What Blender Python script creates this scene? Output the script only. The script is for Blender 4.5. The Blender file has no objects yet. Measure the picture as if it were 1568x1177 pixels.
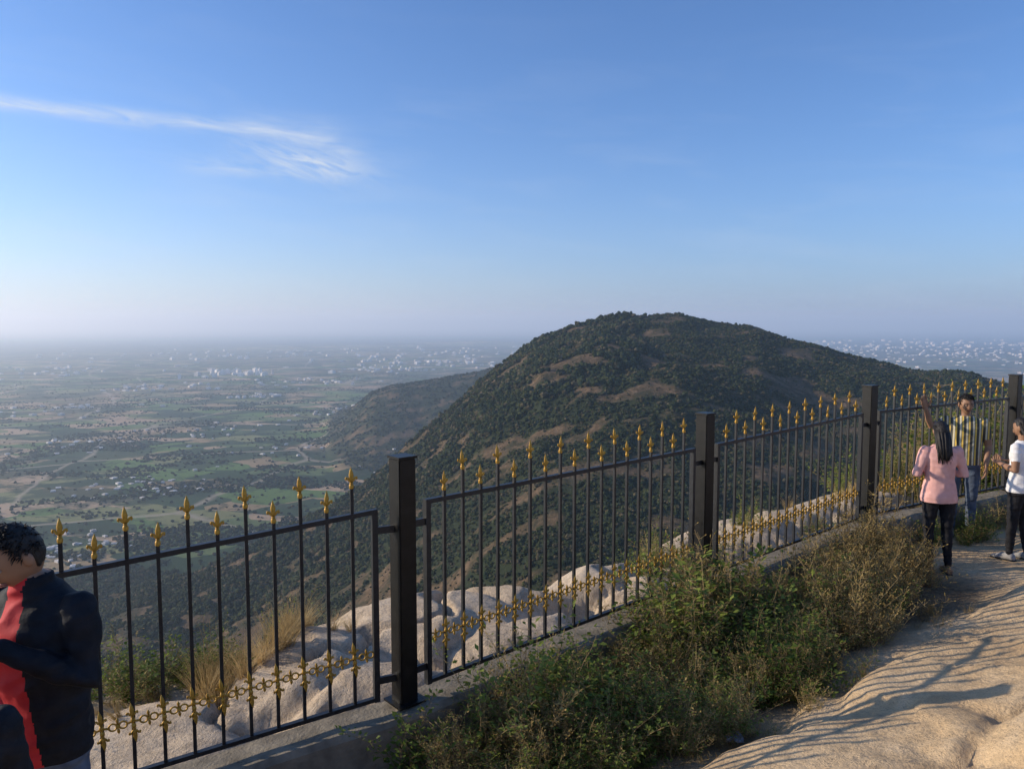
import bpy, bmesh, math, random
import numpy as np
from mathutils import Vector, Matrix, noise, Euler
random.seed(7); rng = np.random.default_rng(7)
scene = bpy.context.scene
CAMZ = 2.44
SUN_AZ, SUN_EL = math.radians(-84), math.radians(20)

# ------------------------------------------------------------------ helpers
def vn(x, y, s=0):
    x = np.asarray(x, float); y = np.asarray(y, float)
    xi = np.floor(x).astype(np.int64); yi = np.floor(y).astype(np.int64)
    fx = x-xi; fy = y-yi
    u = fx*fx*(3-2*fx); v = fy*fy*(3-2*fy)
    def h(a, b):
        n = (a*374761393+b*668265263+s*982451653) & 0xffffffff
        n = ((n ^ (n >> 13))*1274126177) & 0xffffffff
        return ((n ^ (n >> 16)) & 0xffff)/65535.0
    return (h(xi, yi)*(1-u)+h(xi+1, yi)*u)*(1-v)+(h(xi, yi+1)*(1-u)+h(xi+1, yi+1)*u)*v
def fbm(x, y, o=4, s=0):
    t = 0; a = .5; n = 0
    for i in range(o):
        t = t+a*vn(x*2**i+17.3*i, y*2**i-9.1*i, s+i); n += a; a *= .5
    return t/n
def sstep(a, b, x):
    t = np.clip((x-a)/(b-a), 0, 1); return t*t*(3-2*t)

def link(ob, parent=None):
    scene.collection.objects.link(ob)
    if parent: ob.parent = parent
    return ob
def empty(name, loc=(0, 0, 0)):
    e = bpy.data.objects.new(name, None); e.location = loc; e.empty_display_size = .2
    return link(e)
def smooth(me, val=True):
    me.polygons.foreach_set('use_smooth', np.full(len(me.polygons), val)); me.update()
def grid_mesh(name, X, Y, Z, attrs):
    r, c = X.shape
    co = np.stack([X, Y, Z], -1).reshape(-1, 3)
    idx = np.arange(r*c).reshape(r, c)
    q = np.stack([idx[:-1, :-1], idx[:-1, 1:], idx[1:, 1:], idx[1:, :-1]], -1).reshape(-1, 4)
    me = bpy.data.meshes.new(name)
    me.vertices.add(len(co)); me.vertices.foreach_set('co', co.ravel())
    me.loops.add(q.size); me.loops.foreach_set('vertex_index', q.ravel())
    me.polygons.add(len(q)); me.polygons.foreach_set('loop_start', np.arange(0, q.size, 4))
    me.update(calc_edges=True); me.validate()
    for k, a in attrs.items():
        at = me.attributes.new(k, 'FLOAT', 'POINT'); at.data.foreach_set('value', a.ravel().astype(np.float32))
    smooth(me)
    return me

class NT:
    def __init__(s, nt): s.nt = nt
    def n(s, t, **kw):
        nd = s.nt.nodes.new(t)
        for k, v in kw.items(): setattr(nd, k, v)
        return nd
    def l(s, a, b): s.nt.links.new(a, b)
    def m(s, op, a, b=None, c=None, clamp=False):
        nd = s.nt.nodes.new('ShaderNodeMath'); nd.operation = op; nd.use_clamp = clamp
        for i, v in enumerate((a, b, c)):
            if v is None: continue
            if isinstance(v, (int, float)): nd.inputs[i].default_value = v
            else: s.l(v, nd.inputs[i])
        return nd.outputs[0]
    def mix(s, f, a, b):
        nd = s.nt.nodes.new('ShaderNodeMix'); nd.data_type = 'RGBA'
        for i, v in ((0, f), (6, a), (7, b)):
            if isinstance(v, (int, float)): nd.inputs[i].default_value = v
            elif isinstance(v, tuple): nd.inputs[i].default_value = (*v, 1)[:4]
            else: s.l(v, nd.inputs[i])
        return nd.outputs[2]
    def noise(s, vec, scale, detail=5, rough=.55, dist=0):
        nd = s.n('ShaderNodeTexNoise'); nd.inputs['Scale'].default_value = scale
        nd.inputs['Detail'].default_value = detail; nd.inputs['Roughness'].default_value = rough
        nd.inputs['Distortion'].default_value = dist
        if vec is not None: s.l(vec, nd.inputs['Vector'])
        return nd.outputs['Fac']
    def ramp(s, f, stops, interp='LINEAR'):
        nd = s.n('ShaderNodeValToRGB'); cr = nd.color_ramp; cr.interpolation = interp
        while len(cr.elements) < len(stops): cr.elements.new(.5)
        for e, (p, c) in zip(cr.elements, stops):
            e.position = p; e.color = (*c, 1) if isinstance(c, tuple) else (c, c, c, 1)
        s.l(f, nd.inputs[0]); return nd.outputs[0]
    def bump(s, h, strength, dist=.01):
        nd = s.n('ShaderNodeBump'); nd.inputs['Strength'].default_value = strength
        nd.inputs['Distance'].default_value = dist; s.l(h, nd.inputs['Height']); return nd.outputs[0]
def base_mat(name):
    m = bpy.data.materials.new(name); m.use_nodes = True
    nt = NT(m.node_tree); b = m.node_tree.nodes['Principled BSDF']
    return m, nt, b
def simple(name, c1, c2, scale=8, rough=.7, bump=.2, bd=.005, metal=0, spec=.4, objrand=0, twosided_trans=0):
    m, t, b = base_mat(name)
    co = t.n('ShaderNodeTexCoord').outputs['Object']
    f = t.noise(co, scale, 3)
    if objrand:
        oi = t.n('ShaderNodeObjectInfo').outputs['Random']
        f = t.m('ADD', t.m('MULTIPLY', f, 1-objrand), t.m('MULTIPLY', oi, objrand))
    t.l(t.ramp(f, [(.3, c1), (.7, c2)]), b.inputs['Base Color'])
    b.inputs['Roughness'].default_value = rough; b.inputs['Metallic'].default_value = metal
    b.inputs['Specular IOR Level'].default_value = spec
    if bump: t.l(t.bump(t.noise(co, scale*6), bump, bd), b.inputs['Normal'])
    if twosided_trans:
        tr = t.n('ShaderNodeBsdfTranslucent'); t.l(t.ramp(f, [(.3, c1), (.7, c2)]), tr.inputs[0])
        mx = t.n('ShaderNodeMixShader'); mx.inputs[0].default_value = twosided_trans
        t.l(b.outputs[0], mx.inputs[1]); t.l(tr.outputs[0], mx.inputs[2])
        t.l(mx.outputs[0], m.node_tree.nodes['Material Output'].inputs[0])
    return m

def scatter(name, pts, scl, rot, coll, mat=None):
    me = bpy.data.meshes.new(name); n = len(pts)
    me.vertices.add(n); me.vertices.foreach_set('co', np.asarray(pts, np.float32).ravel())
    a = me.attributes.new('scl', 'FLOAT', 'POINT'); a.data.foreach_set('value', np.asarray(scl, np.float32))
    a = me.attributes.new('rot', 'FLOAT_VECTOR', 'POINT'); a.data.foreach_set('vector', np.asarray(rot, np.float32).ravel())
    ob = link(bpy.data.objects.new(name, me))
    ng = bpy.data.node_groups.new(name, 'GeometryNodeTree')
    ng.interface.new_socket('Geometry', in_out='INPUT', socket_type='NodeSocketGeometry')
    ng.interface.new_socket('Geometry', in_out='OUTPUT', socket_type='NodeSocketGeometry')
    gi = ng.nodes.new('NodeGroupInput'); go = ng.nodes.new('NodeGroupOutput')
    ip = ng.nodes.new('GeometryNodeInstanceOnPoints'); ci = ng.nodes.new('GeometryNodeCollectionInfo')
    ci.inputs['Collection'].default_value = coll
    ci.inputs['Separate Children'].default_value = True; ci.inputs['Reset Children'].default_value = True
    def attr(nm, dt):
        nd = ng.nodes.new('GeometryNodeInputNamedAttribute'); nd.data_type = dt
        nd.inputs['Name'].default_value = nm
        return next(o for o in nd.outputs if o.enabled and o.name == 'Attribute')
    L = ng.links.new
    L(gi.outputs[0], ip.inputs['Points']); L(ci.outputs[0], ip.inputs['Instance'])
    ip.inputs['Pick Instance'].default_value = True
    L(attr('rot', 'FLOAT_VECTOR'), ip.inputs['Rotation']); L(attr('scl', 'FLOAT'), ip.inputs['Scale'])
    L(ip.outputs[0], go.inputs[0])
    md = ob.modifiers.new('scatter', 'NODES'); md.node_group = ng
    return ob
def coll_of(name, objs):
    c = bpy.data.collections.new(name)
    for o in objs: c.objects.link(o)
    return c

# ------------------------------------------------------------------ fence line and foreground ground
FP = np.array([(-6.1, 2.15, -.50), (-3.41, 3.45, -.28), (-.70, 4.73, 0), (1.79, 6.90, .02), (4.19, 8.75, .13), (6.96, 10.35, .15), (9.8, 12.1, .22), (12.6, 13.8, .3)])
ARC2 = float(np.hypot(*(FP[1]-FP[0])[:2])+np.hypot(*(FP[2]-FP[1])[:2]))
def fence_sd(x, y):
    best = np.full(np.shape(x), 1e9); n = np.zeros(np.shape(x)); z = np.zeros(np.shape(x)); sarc = np.zeros(np.shape(x))
    acc = -ARC2
    for i in range(len(FP)-1):
        a = FP[i]; b = FP[i+1]; d = b[:2]-a[:2]; L = np.hypot(*d); d = d/L
        t = (x-a[0])*d[0]+(y-a[1])*d[1]
        lo = -50 if i == 0 else 0; hi = L+50 if i == len(FP)-2 else L
        tc = np.clip(t, lo, hi)
        ex = x-(a[0]+d[0]*tc); ey = y-(a[1]+d[1]*tc); dist = np.hypot(ex, ey)
        sg = np.where((x-a[0])*(-d[1])+(y-a[1])*d[0] > 0, -1, 1)
        zz = a[2]+(b[2]-a[2])*np.clip(tc/L, 0, 1)
        k = dist < best
        best = np.where(k, dist, best); n = np.where(k, dist*sg, n); z = np.where(k, zz, z); sarc = np.where(k, acc+tc, sarc)
        acc += L
    return n, sarc, z
DOMES = [(3.25, 4.85, 1.45, .62, .35, .12), (4.9, 6.15, 1.5, .7, .5, .06), (1.75, 3.95, 1.0, .55, .4, .12), (4.1, 3.9, 1.3, .8, .2, .12),
         (6.4, 7.3, 1.5, .6, .6, .04), (3.3, 5.85, .8, .35, .4, .05), (2.15, 4.75, .5, .3, .2, .06), (5.9, 5.2, 1.2, .7, .3, .10), (6.9, 8.9, 1.3, .5, .5, .05), (2.9, 3.6, .7, .4, .1, .10)]
ODOMES = [(-2.9, 5.2, 1.3, .75, .4, .15), (-1.75, 6.1, .8, .65, .5, .28), (-.75, 7.0, 1.15, .75, .6, .30), (.45, 8.05, 1.1, .75, .6, .34), (-1.1, 5.7, .75, .45, .5, .2),
          (.1, 6.7, .9, .5, .6, .22), (1.3, 7.7, .6, .4, .6, .2), (2.9, 9.5, .9, .5, .6, .16), (3.8, 10.3, .8, .45, .6, .2), (5.2, 11.0, 1.5, .5, .5, .22), (-4.4, 4.2, 1.3, .8, .3, .16), (8.0, 13.6, 1.4, .7, .5, .2), (-2.2, 5.0, .6, .35, .3, .14)]
def fg_height(x, y, fine=True):
    n, s, zf = fence_sd(x, y)
    w = (fbm(x*.9, y*.9, 3, 5)-.5)
    base = np.interp(n, [0, 1.2, 1.6, 2.0, 2.6, 4, 8, 30], [-.30, -.26, -.19, -.05, .12, .78, 1.2, 2.0])+w*.16*sstep(.8, 2, n)
    base = base+zf*np.clip(1-n*.2, .2, 1)
    wx = x+.30*(fbm(x*1.7, y*1.7, 4, 11)-.5)*2; wy = y+.30*(fbm(x*1.7+9, y*1.7, 4, 12)-.5)*2
    def domes(b, L, pw):
        out = b
        for cx, cy, rx, ry, rt, h in L:
            c, sn = math.cos(rt), math.sin(rt)
            u = ((wx-cx)*c+(wy-cy)*sn)/rx; v = (-(wx-cx)*sn+(wy-cy)*c)/ry
            d = np.sqrt(u*u+v*v)
            out = np.maximum(out, b+h*(1.25-1.25*np.clip(d, 0, 1.6)**pw))
        return out
    inner = domes(base, DOMES, 6)
    st = fbm(x*.35+.3*y, y*.5, 4, 31)*7
    inner = inner+.025*sstep(1.4, 2.0, n)*(sstep(.0, .05, st-np.floor(st))-(st-np.floor(st)))
    ob = -.56+zf*1.2+(fbm(x*.7, y*.7, 2, 3)-.5)*.2
    outer = domes(ob, ODOMES, 3.2)
    L = np.interp(s, [-6, -3, -1, 0, 1.2, 2.0, 2.7, 3.6, 4.2, 5.2, 6.5, 9], [3.0, 2.5, 2.5, 2.8, 2.6, 2.2, 1.3, 1.5, 1.7, 2.0, 2.2, 2.6])+.5*(fbm(s*.8, s*0+3.3, 3, 8)-.5)
    over = np.clip(-n-L, 0, None)
    outer = outer-.55*over-1.9*np.clip(over-.3, 0, None)-(over > 1.2)*(over-1.2)*1.0
    outer = np.maximum(outer, -24)
    # open joints between the boulders
    jt = np.abs(fbm(x*.55+7, y*.7, 4, 38)-.5)
    outer = outer-.16*(1-sstep(0, .022, jt))*(over < .3)
    k = sstep(-.04, .04, n)
    z = outer*(1-k)+inner*k
    if fine:
        z = z+.035*(fbm(x*3.2, y*3.2, 4, 21)-.5)+.014*(fbm(x*12, y*12, 3, 22)-.5)
    return z, n, s
xs = np.arange(-10, 17, .04); ys = np.arange(-6, 20, .04)
X, Y = np.meshgrid(xs, ys)
Z, N, S = fg_height(X, Y)
soil = sstep(-.05, .1, N)*(1-sstep(1.25, 1.75, N+.7*(fbm(X*1.2, Y*1.2, 3, 41)-.5)))*(1-sstep(5.6, 6.4, S)*sstep(.2, .5, N))
me = grid_mesh('hilltop_ground', X, Y, Z, {'soil': soil, 'outer': sstep(.05, -.1, N)})
ground = link(bpy.data.objects.new('rocky_ground', me))

m, t, b = base_mat('granite')
pos = t.n('ShaderNodeNewGeometry').outputs['Position']
n1 = t.noise(pos, 1.3, 5, .6, .4); n2 = t.noise(pos, 14, 5, .7); n3 = t.noise(pos, 90, 2, .7)
c = t.ramp(n1, [(.3, (.47, .315, .17)), (.5, (.62, .44, .25)), (.68, (.68, .51, .32))])
oa = t.n('ShaderNodeAttribute', attribute_name='outer').outputs['Fac']
c = t.mix(t.m('MULTIPLY', oa, .7), c, t.ramp(n1, [(.3, (.40, .32, .235)), (.5, (.59, .475, .35)), (.7, (.68, .56, .42))]))
c = t.mix(t.ramp(n2, [(.47, 0.0), (.66, .45)]), c, (.28, .20, .12))
c = t.mix(t.ramp(n3, [(.55, 0.0), (.7, .5)]), c, (.15, .12, .09))
lich = t.ramp(t.noise(pos, 3.1, 8, .75, 1.0), [(.55, 0.0), (.64, .6)])
c = t.mix(lich, c, (.19, .165, .135))
sa = t.n('ShaderNodeAttribute', attribute_name='soil').outputs['Fac']
sc = t.ramp(t.noise(pos, 22, 5, .7), [(.3, (.09, .062, .036)), (.7, (.25, .18, .105))])
c = t.mix(sa, c, sc)
t.l(c, b.inputs['Base Color']); b.inputs['Roughness'].default_value = .9; b.inputs['Specular IOR Level'].default_value = .2
h = t.m('ADD', t.m('MULTIPLY', t.noise(pos, 6, 8, .68), 1.0), t.m('MULTIPLY', t.noise(pos, 45, 4, .7), .4))
t.l(t.bump(h, .9, .04), b.inputs['Normal'])
me.materials.append(m)

# ------------------------------------------------------------------ far terrain
T1 = np.array([(-60, -.36), (-40, -.34), (-24.17, -.3122), (-18.81, -.2783), (-14.09, -.2371), (-11.17, -.2073), (-9.19, -.1752), (-7.2, -.1454), (-4.2, -.1021),
    (-2.2, -.069), (.3, -.0369), (2.29, -.0126), (4.27, -.0048), (6.96, .0081), (9.5, .0115), (12.5, .0138), (14.15, .0087), (18.06, -.0021), (19.85, -.0135),
    (23.75, -.0338), (28.21, -.0509), (31.23, -.0554), (34.37, -.0664), (38.6, -.09), (50, -.2), (62, -.33), (100, -.36)])
T2 = np.array([(-17, -.16), (-14, -.1415), (-12.54, -.1214), (-10.58, -.0895), (-9.12, -.0812), (-6.66, -.0756), (-4.18, -.0672), (-1.2, -.057), (1.8, -.052), (6, -.08), (10, -.15)])
PL = -450.0
def terrain(th, r):
    x = r*np.sin(th); y = r*np.cos(th); td = np.degrees(th)
    D = 1300+60*np.sin(td*.11)
    zc = np.interp(td, T1[:, 0], T1[:, 1])*D
    zs = np.interp(td, [-60, -20, -6, 4, 60], [-300, -290, -225, -190, -180])
    tt = np.clip((r-450)/(D-450), 0, 1)
    f = tt*(1.45-.45*tt)
    front = zs+(zc-zs)*f
    near = -11+(zs+11)*np.clip((r-10)/440, 0, 1)**.8
    back = zc-(r-D)*.33-np.clip(r-D, 0, 40)*.1
    h = np.where(r < 450, near, np.where(r < D, front, back))
    rid = np.abs(fbm(x/260+3, y/340, 4, 51)-.5)*2
    env = np.clip(tt*(1-tt)*4, 0, 1)*(r >= 450)
    h = h-env*(36*(1-rid)**2-13)
    h = h+(fbm(x/60, y/60, 4, 52)-.5)*16*np.clip(r/500, 0, 1)*np.where(r > D, .3, 1)
    zc2 = np.interp(td, T2[:, 0], T2[:, 1], left=-.2, right=-.2)*3100
    k2 = np.clip(1-np.abs(r-3100)/np.where(r < 3100, 900, 1200), 0, 1)
    k2 = np.sin(k2*math.pi/2)**1.3
    h2 = PL+(zc2-PL)*k2+(np.abs(fbm(x/220, y/220, 5, 61)-.5)*80-16)*k2*(1-k2)*2.5
    plain = PL+(fbm(x/900, y/900, 4, 71)-.5)*24-r*r/(2*6.371e6)+np.clip((fbm(x/7000, y/5000, 4, 73)-.60), 0, 1)*420*sstep(9000, 20000, r)
    z = np.maximum(np.maximum(h, h2), plain)
    hill = sstep(2, 22, z-plain)
    vv = fbm(x/48+.6*fbm(x/30, y/30, 3, 80), y/34, 5, 81)
    dry = .13*np.exp(-((td+1.5)/3.0)**2)*sstep(.6, .9, tt)*(r < D)+.06*np.exp(-((tt-.62)/.14)**2)*sstep(-2, 4, td)*sstep(22, 12, td)
    veg = sstep(.32, .43, vv-dry)
    return x, y, z+CAMZ, hill, veg
th = np.radians(np.linspace(-75, 75, 720))
rr = np.concatenate([np.geomspace(11, 450, 50)[:-1], np.linspace(450, 1450, 190)[:-1], np.geomspace(1450, 4200, 150)[:-1], np.geomspace(4200, 90000, 110)])
TH, RR = np.meshgrid(th, rr)
x, y, z, hill, veg = terrain(TH, RR)
me = grid_mesh('valley_terrain', x, y, z, {'hill': hill, 'veg': veg})
terr = link(bpy.data.objects.new('valley_plain_and_hills', me))
m, t, b = base_mat('terrain')
pos = t.n('ShaderNodeNewGeometry').outputs['Position']
def scaled(v, sx, sy, sz=0, rz=0):
    mp = t.n('ShaderNodeMapping'); mp.inputs['Scale'].default_value = (sx, sy, sz); mp.inputs['Rotation'].default_value = (0, 0, rz)
    t.l(v, mp.inputs['Vector']); return mp.outputs[0]
dn = t.n('ShaderNodeTexNoise'); dn.inputs['Scale'].default_value = .004; dn.inputs['Detail'].default_value = 3; t.l(pos, dn.inputs['Vector'])
vm = t.n('ShaderNodeVectorMath', operation='MULTIPLY_ADD'); t.l(dn.outputs['Color'], vm.inputs[0]); vm.inputs[1].default_value = (120, 120, 0); t.l(pos, vm.inputs[2])
wp = vm.outputs[0]
vo = t.n('ShaderNodeTexVoronoi', distance='CHEBYCHEV'); vo.inputs['Scale'].default_value = 1; t.l(scaled(wp, 1/190, 1/120, 0, .5), vo.inputs['Vector'])
sep = t.n('ShaderNodeSeparateColor'); t.l(vo.outputs['Color'], sep.inputs[0])
fields = t.ramp(sep.outputs[0], [(0, (.03, .055, .022)), (.18, (.12, .19, .05)), (.34, (.22, .22, .09)), (.46, (.04, .07, .028)), (.58, (.34, .24, .13)), (.70, (.13, .17, .06)), (.80, (.46, .32, .20)), (.90, (.05, .075, .03))], 'CONSTANT')
big = t.noise(pos, .0007, 4, .6); 
fields = t.mix(t.ramp(big, [(.52, 0.0), (.64, .5)]), fields, (.34, .21, .125))
fields = t.mix(t.ramp(t.noise(pos, .0022, 7, .7, .5), [(.51, 0.0), (.56, .85)]), fields, (.028, .048, .022))
fields = t.mix(t.ramp(t.noise(pos, .02, 5, .7), [(.54, 0.0), (.62, .65)]), fields, (.033, .05, .023))
vo2 = t.n('ShaderNodeTexVoronoi', feature='DISTANCE_TO_EDGE'); vo2.inputs['Scale'].default_value = 1; t.l(scaled(wp, 1/700, 1/900, 0, .2), vo2.inputs['Vector'])
fields = t.mix(t.ramp(vo2.outputs['Distance'], [(.0, .8), (.016, 0.0)]), fields, (.42, .34, .25))
hv = t.n('ShaderNodeAttribute', attribute_name='veg').outputs['Fac']; hh = t.n('ShaderNodeAttribute', attribute_name='hill').outputs['Fac']
fine = t.noise(pos, .12, 5, .75)
brown = t.ramp(fine, [(.3, (.06, .044, .024)), (.5, (.13, .086, .047)), (.7, (.23, .155, .092))])
green = t.ramp(fine, [(.3, (.013, .020, .008)), (.7, (.043, .050, .019))])
hc = t.mix(hv, brown, green)
hc = t.mix(t.ramp(t.noise(pos, .035, 6, .7, .3), [(.46, 0.0), (.6, .7)]), hc, (.026, .034, .014))
t.l(t.mix(hh, fields, hc), b.inputs['Base Color']); b.inputs['Roughness'].default_value = .95; b.inputs['Specular IOR Level'].default_value = .1
t.l(t.bump(t.noise(pos, .15, 5, .8), .8, 4.0), b.inputs['Normal'])
me.materials.append(m)

# far trees
def leaf_clump_tree(name, seed, mat):
    r = random.Random(seed); bm = bmesh.new()
    for k in range(5):
        m4 = Matrix.Translation((r.uniform(-.45, .45), r.uniform(-.45, .45), r.uniform(.35, .95))) @ Matrix.Diagonal((r.uniform(.4, .62), r.uniform(.4, .62), r.uniform(.35, .5), 1))
        res = bmesh.ops.create_icosphere(bm, subdivisions=2, radius=1, matrix=m4)
        for v in res['verts']:
            v.co += Vector([noise.noise(v.co*4+Vector((seed, 0, i*7)))*.28 for i in range(3)])
    me = bpy.data.meshes.new(name); bm.to_mesh(me); bm.free(); me.materials.append(mat)
    return bpy.data.objects.new(name, me)
ftm = simple('far_tree_foliage', (.012, .022, .008), (.048, .055, .019), 1.5, .9, 0, spec=.1, objrand=.6)
ftm2 = simple('far_dry_shrub', (.04, .035, .015), (.10, .08, .04), 1.5, .9, 0, spec=.1, objrand=.6)
tc = coll_of('far_tree_kinds', [leaf_clump_tree('far_tree_kind', 1, ftm), leaf_clump_tree('far_tree_kind', 2, ftm), leaf_clump_tree('far_tree_kind', 3, ftm), leaf_clump_tree('far_shrub_kind', 4, ftm2)])
NH = 105000
tr = np.radians(rng.uniform(-42, 42, NH)); r0 = np.sqrt(rng.uniform(420**2, 1420**2, NH))
x, y, z, hill, veg = terrain(tr, r0)
keep = (hill > .5) & (rng.uniform(0, 1, NH) < .14+.75*veg)
x, y, z, r0, veg = x[keep], y[keep], z[keep], r0[keep], veg[keep]; n = len(x)
sc = rng.uniform(1.0, 2.8, n)*np.where(rng.uniform(0, 1, n) < .10, 1.5, 1)*(.5+.5*veg)
rot = np.zeros((n, 3)); rot[:, 2] = rng.uniform(0, 6.28, n)
scatter('hillside_trees', np.stack([x, y, z-sc*.25], 1), sc, rot, tc)
NP = 80000
tr = np.radians(rng.uniform(-42, 10, NP)); r0 = 900*np.exp(rng.uniform(0, 1, NP)*np.log(8))
x, y, z, hill, veg = terrain(tr, r0)
cl = fbm(x/240, y/160, 4, 91)
keep = np.where(hill > .5, rng.uniform(0, 1, NP) < .7*veg, rng.uniform(0, 1, NP) < .05+.9*sstep(.53, .63, cl))
x, y, z = x[keep], y[keep], z[keep]; n = len(x)
sc = rng.uniform(2.6, 6, n); rot = np.zeros((n, 3)); rot[:, 2] = rng.uniform(0, 6.28, n)
scatter('valley_trees', np.stack([x, y, z-1], 1), sc, rot, tc)

# distant towns
bm = bmesh.new(); R = random.Random(5)
def bld(x, y, z, w, d, h, a):
    for (ww, dd, hh, zo) in ((w, d, h, 0), (w*.35, d*.35, h*.22, h)):
        m4 = Matrix.Translation((x, y, z+zo+hh/2)) @ Matrix.Rotation(a, 4, 'Z') @ Matrix.Diagonal((ww, dd, hh, 1))
        bmesh.ops.create_cube(bm, size=1, matrix=m4)
for (ad, rad, n, sp, w, h) in [(-20.7, 7300, 30, 170, 38, 32), (-25.5, 6000, 24, 200, 32, 12), (-19, 5000, 16, 90, 28, 11), (-31, 4700, 30, 220, 24, 9), (-4.7, 9200, 50, 420, 46, 18),
        (-9, 7700, 40, 330, 36, 14), (-32, 1750, 34, 70, 11, 5), (-27, 2300, 40, 110, 13, 5), (-15, 6100, 30, 260, 28, 11), (-33, 8500, 50, 600, 38, 15), (-13, 3900, 24, 160, 17, 7), (-7.8, 2350, 24, 60, 9, 4),
        (-22, 3400, 20, 130, 15, 6), (-29, 3300, 20, 140, 15, 6), (-17, 2800, 14, 80, 12, 5),
        (32, 11000, 90, 1400, 34, 14), (27, 13500, 100, 1600, 42, 18), (21, 17000, 90, 1500, 60, 28), (34, 15500, 90, 1600, 48, 20), (30, 21000, 90, 2400, 85, 36), (-2, 13000, 60, 1500, 55, 22), (-24, 12000, 60, 2000, 50, 20), (-12, 11000, 60, 1600, 50, 20)]:
    for i in range(n):
        px = rad*math.sin(math.radians(ad))+R.gauss(0, sp); py = rad*math.cos(math.radians(ad))+R.gauss(0, sp)
        _, _, zz, _, _ = terrain(np.array([math.atan2(px, py)]), np.array([math.hypot(px, py)]))
        bld(px, py, float(zz[0])-1, w*R.uniform(.5, 1.3), w*R.uniform(.5, 1.2), h*R.uniform(.5, 1.3), R.uniform(0, 3))
me = bpy.data.meshes.new('town'); bm.to_mesh(me); bm.free()
me.materials.append(simple('town_plaster', (.42, .37, .33), (.78, .75, .71), .01, .8, 0))
link(bpy.data.objects.new('distant_town', me))

# ------------------------------------------------------------------ haze: scattering air, thicker near the plain
# (the small emission stands for the higher scattering orders a single-scatter volume leaves out)
def haze(name, top, size, dens, col, g_, ms):
    bm = bmesh.new(); bot = -1250
    bmesh.ops.create_cube(bm, size=1, matrix=Matrix.Translation((0, 0, (top+bot)/2)) @ Matrix.Diagonal((size, size, top-bot, 1)))
    me = bpy.data.meshes.new(name); bm.to_mesh(me); bm.free()
    m = bpy.data.materials.new(name); m.use_nodes = True; nt = m.node_tree; nt.nodes.clear()
    o = nt.nodes.new('ShaderNodeOutputMaterial'); vs = nt.nodes.new('ShaderNodeVolumeScatter')
    em = nt.nodes.new('ShaderNodeEmission'); ad = nt.nodes.new('ShaderNodeAddShader')
    vs.inputs['Color'].default_value = (*col, 1); vs.inputs['Density'].default_value = dens; vs.inputs['Anisotropy'].default_value = g_
    em.inputs['Color'].default_value = (*ms, 1); em.inputs['Strength'].default_value = dens
    nt.links.new(vs.outputs[0], ad.inputs[0]); nt.links.new(em.outputs[0], ad.inputs[1]); nt.links.new(ad.outputs[0], o.inputs['Volume']); me.materials.append(m)
    link(bpy.data.objects.new(name, me))
haze('haze_air', 240, 190000, 1/17500, (.78, .90, 1), .56, (.085, .13, .21))
haze('haze_air', 900, 186000, 1/48000, (.80, .91, 1), .56, (.14, .18, .24))

# ------------------------------------------------------------------ loft tools
def ring_loft(bm, rings, n=14, mi=0, cap=True):
    vr = []
    for c, A, B in rings:
        vr.append([bm.verts.new(c+A*math.cos(2*math.pi*i/n)+B*math.sin(2*math.pi*i/n)) for i in range(n)])
    for a, b2 in zip(vr, vr[1:]):
        for i in range(n):
            f = bm.faces.new((a[i], a[(i+1) % n], b2[(i+1) % n], b2[i])); f.material_index = mi; f.smooth = True
    if cap:
        for vs_, c in ((vr[0][::-1], rings[0][0]), (vr[-1], rings[-1][0])):
            f = bm.faces.new(vs_); f.material_index = mi
def limb(bm, pts, rad, n=10, mi=0, flat=1.0, ref=None, round_ends=True):
    pts = [Vector(p) for p in pts]; rad = list(rad)
    if round_ends:
        d0 = (pts[0]-pts[1]).normalized(); d1 = (pts[-1]-pts[-2]).normalized()
        pts = [pts[0]+d0*rad[0]*.85, pts[0]+d0*rad[0]*.5]+pts+[pts[-1]+d1*rad[-1]*.5, pts[-1]+d1*rad[-1]*.85]
        rad = [rad[0]*.45, rad[0]*.85]+rad+[rad[-1]*.85, rad[-1]*.45]
    rings = []; prev = None
    for i, p in enumerate(pts):
        a = pts[max(i-1, 0)]; b2 = pts[min(i+1, len(pts)-1)]; tg = (b2-a).normalized()
        if prev is None:
            rf = Vector(ref) if ref else (Vector((1, 0, 0)) if abs(tg.x) < .9 else Vector((0, 1, 0)))
        else: rf = prev
        A = (rf-tg*rf.dot(tg)).normalized(); prev = A; B = tg.cross(A)
        rings.append((p, A*rad[i], B*rad[i]*flat))
    ring_loft(bm, rings, n, mi)
def ellipsoid(bm, c, r, mi=0, rot=None, sub=2):
    m4 = Matrix.Translation(c) @ (rot or Matrix.Identity(4)) @ Matrix.Diagonal((*r, 1))
    res = bmesh.ops.create_icosphere(bm, subdivisions=sub, radius=1, matrix=m4)
    for v in res['verts']:
        for f in v.link_faces: f.material_index = mi; f.smooth = True
    return res['verts']
def box(bm, c, sx, sy, sz, M=None, mi=0):
    res = bmesh.ops.create_cube(bm, size=1, matrix=Matrix.Translation(c) @ (M or Matrix.Identity(4)) @ Matrix.Diagonal((sx, sy, sz, 1)))
    for v in res['verts']:
        for f in v.link_faces: f.material_index = mi
def finish(bm, name, mats, parent=None, loc=None):
    bmesh.ops.recalc_face_normals(bm, faces=bm.faces[:])
    me = bpy.data.meshes.new(name); bm.to_mesh(me); bm.free()
    for mm in mats: me.materials.append(mm)
    ob = link(bpy.data.objects.new(name, me), parent)
    if loc is not None: ob.location = loc
    return ob

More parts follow.
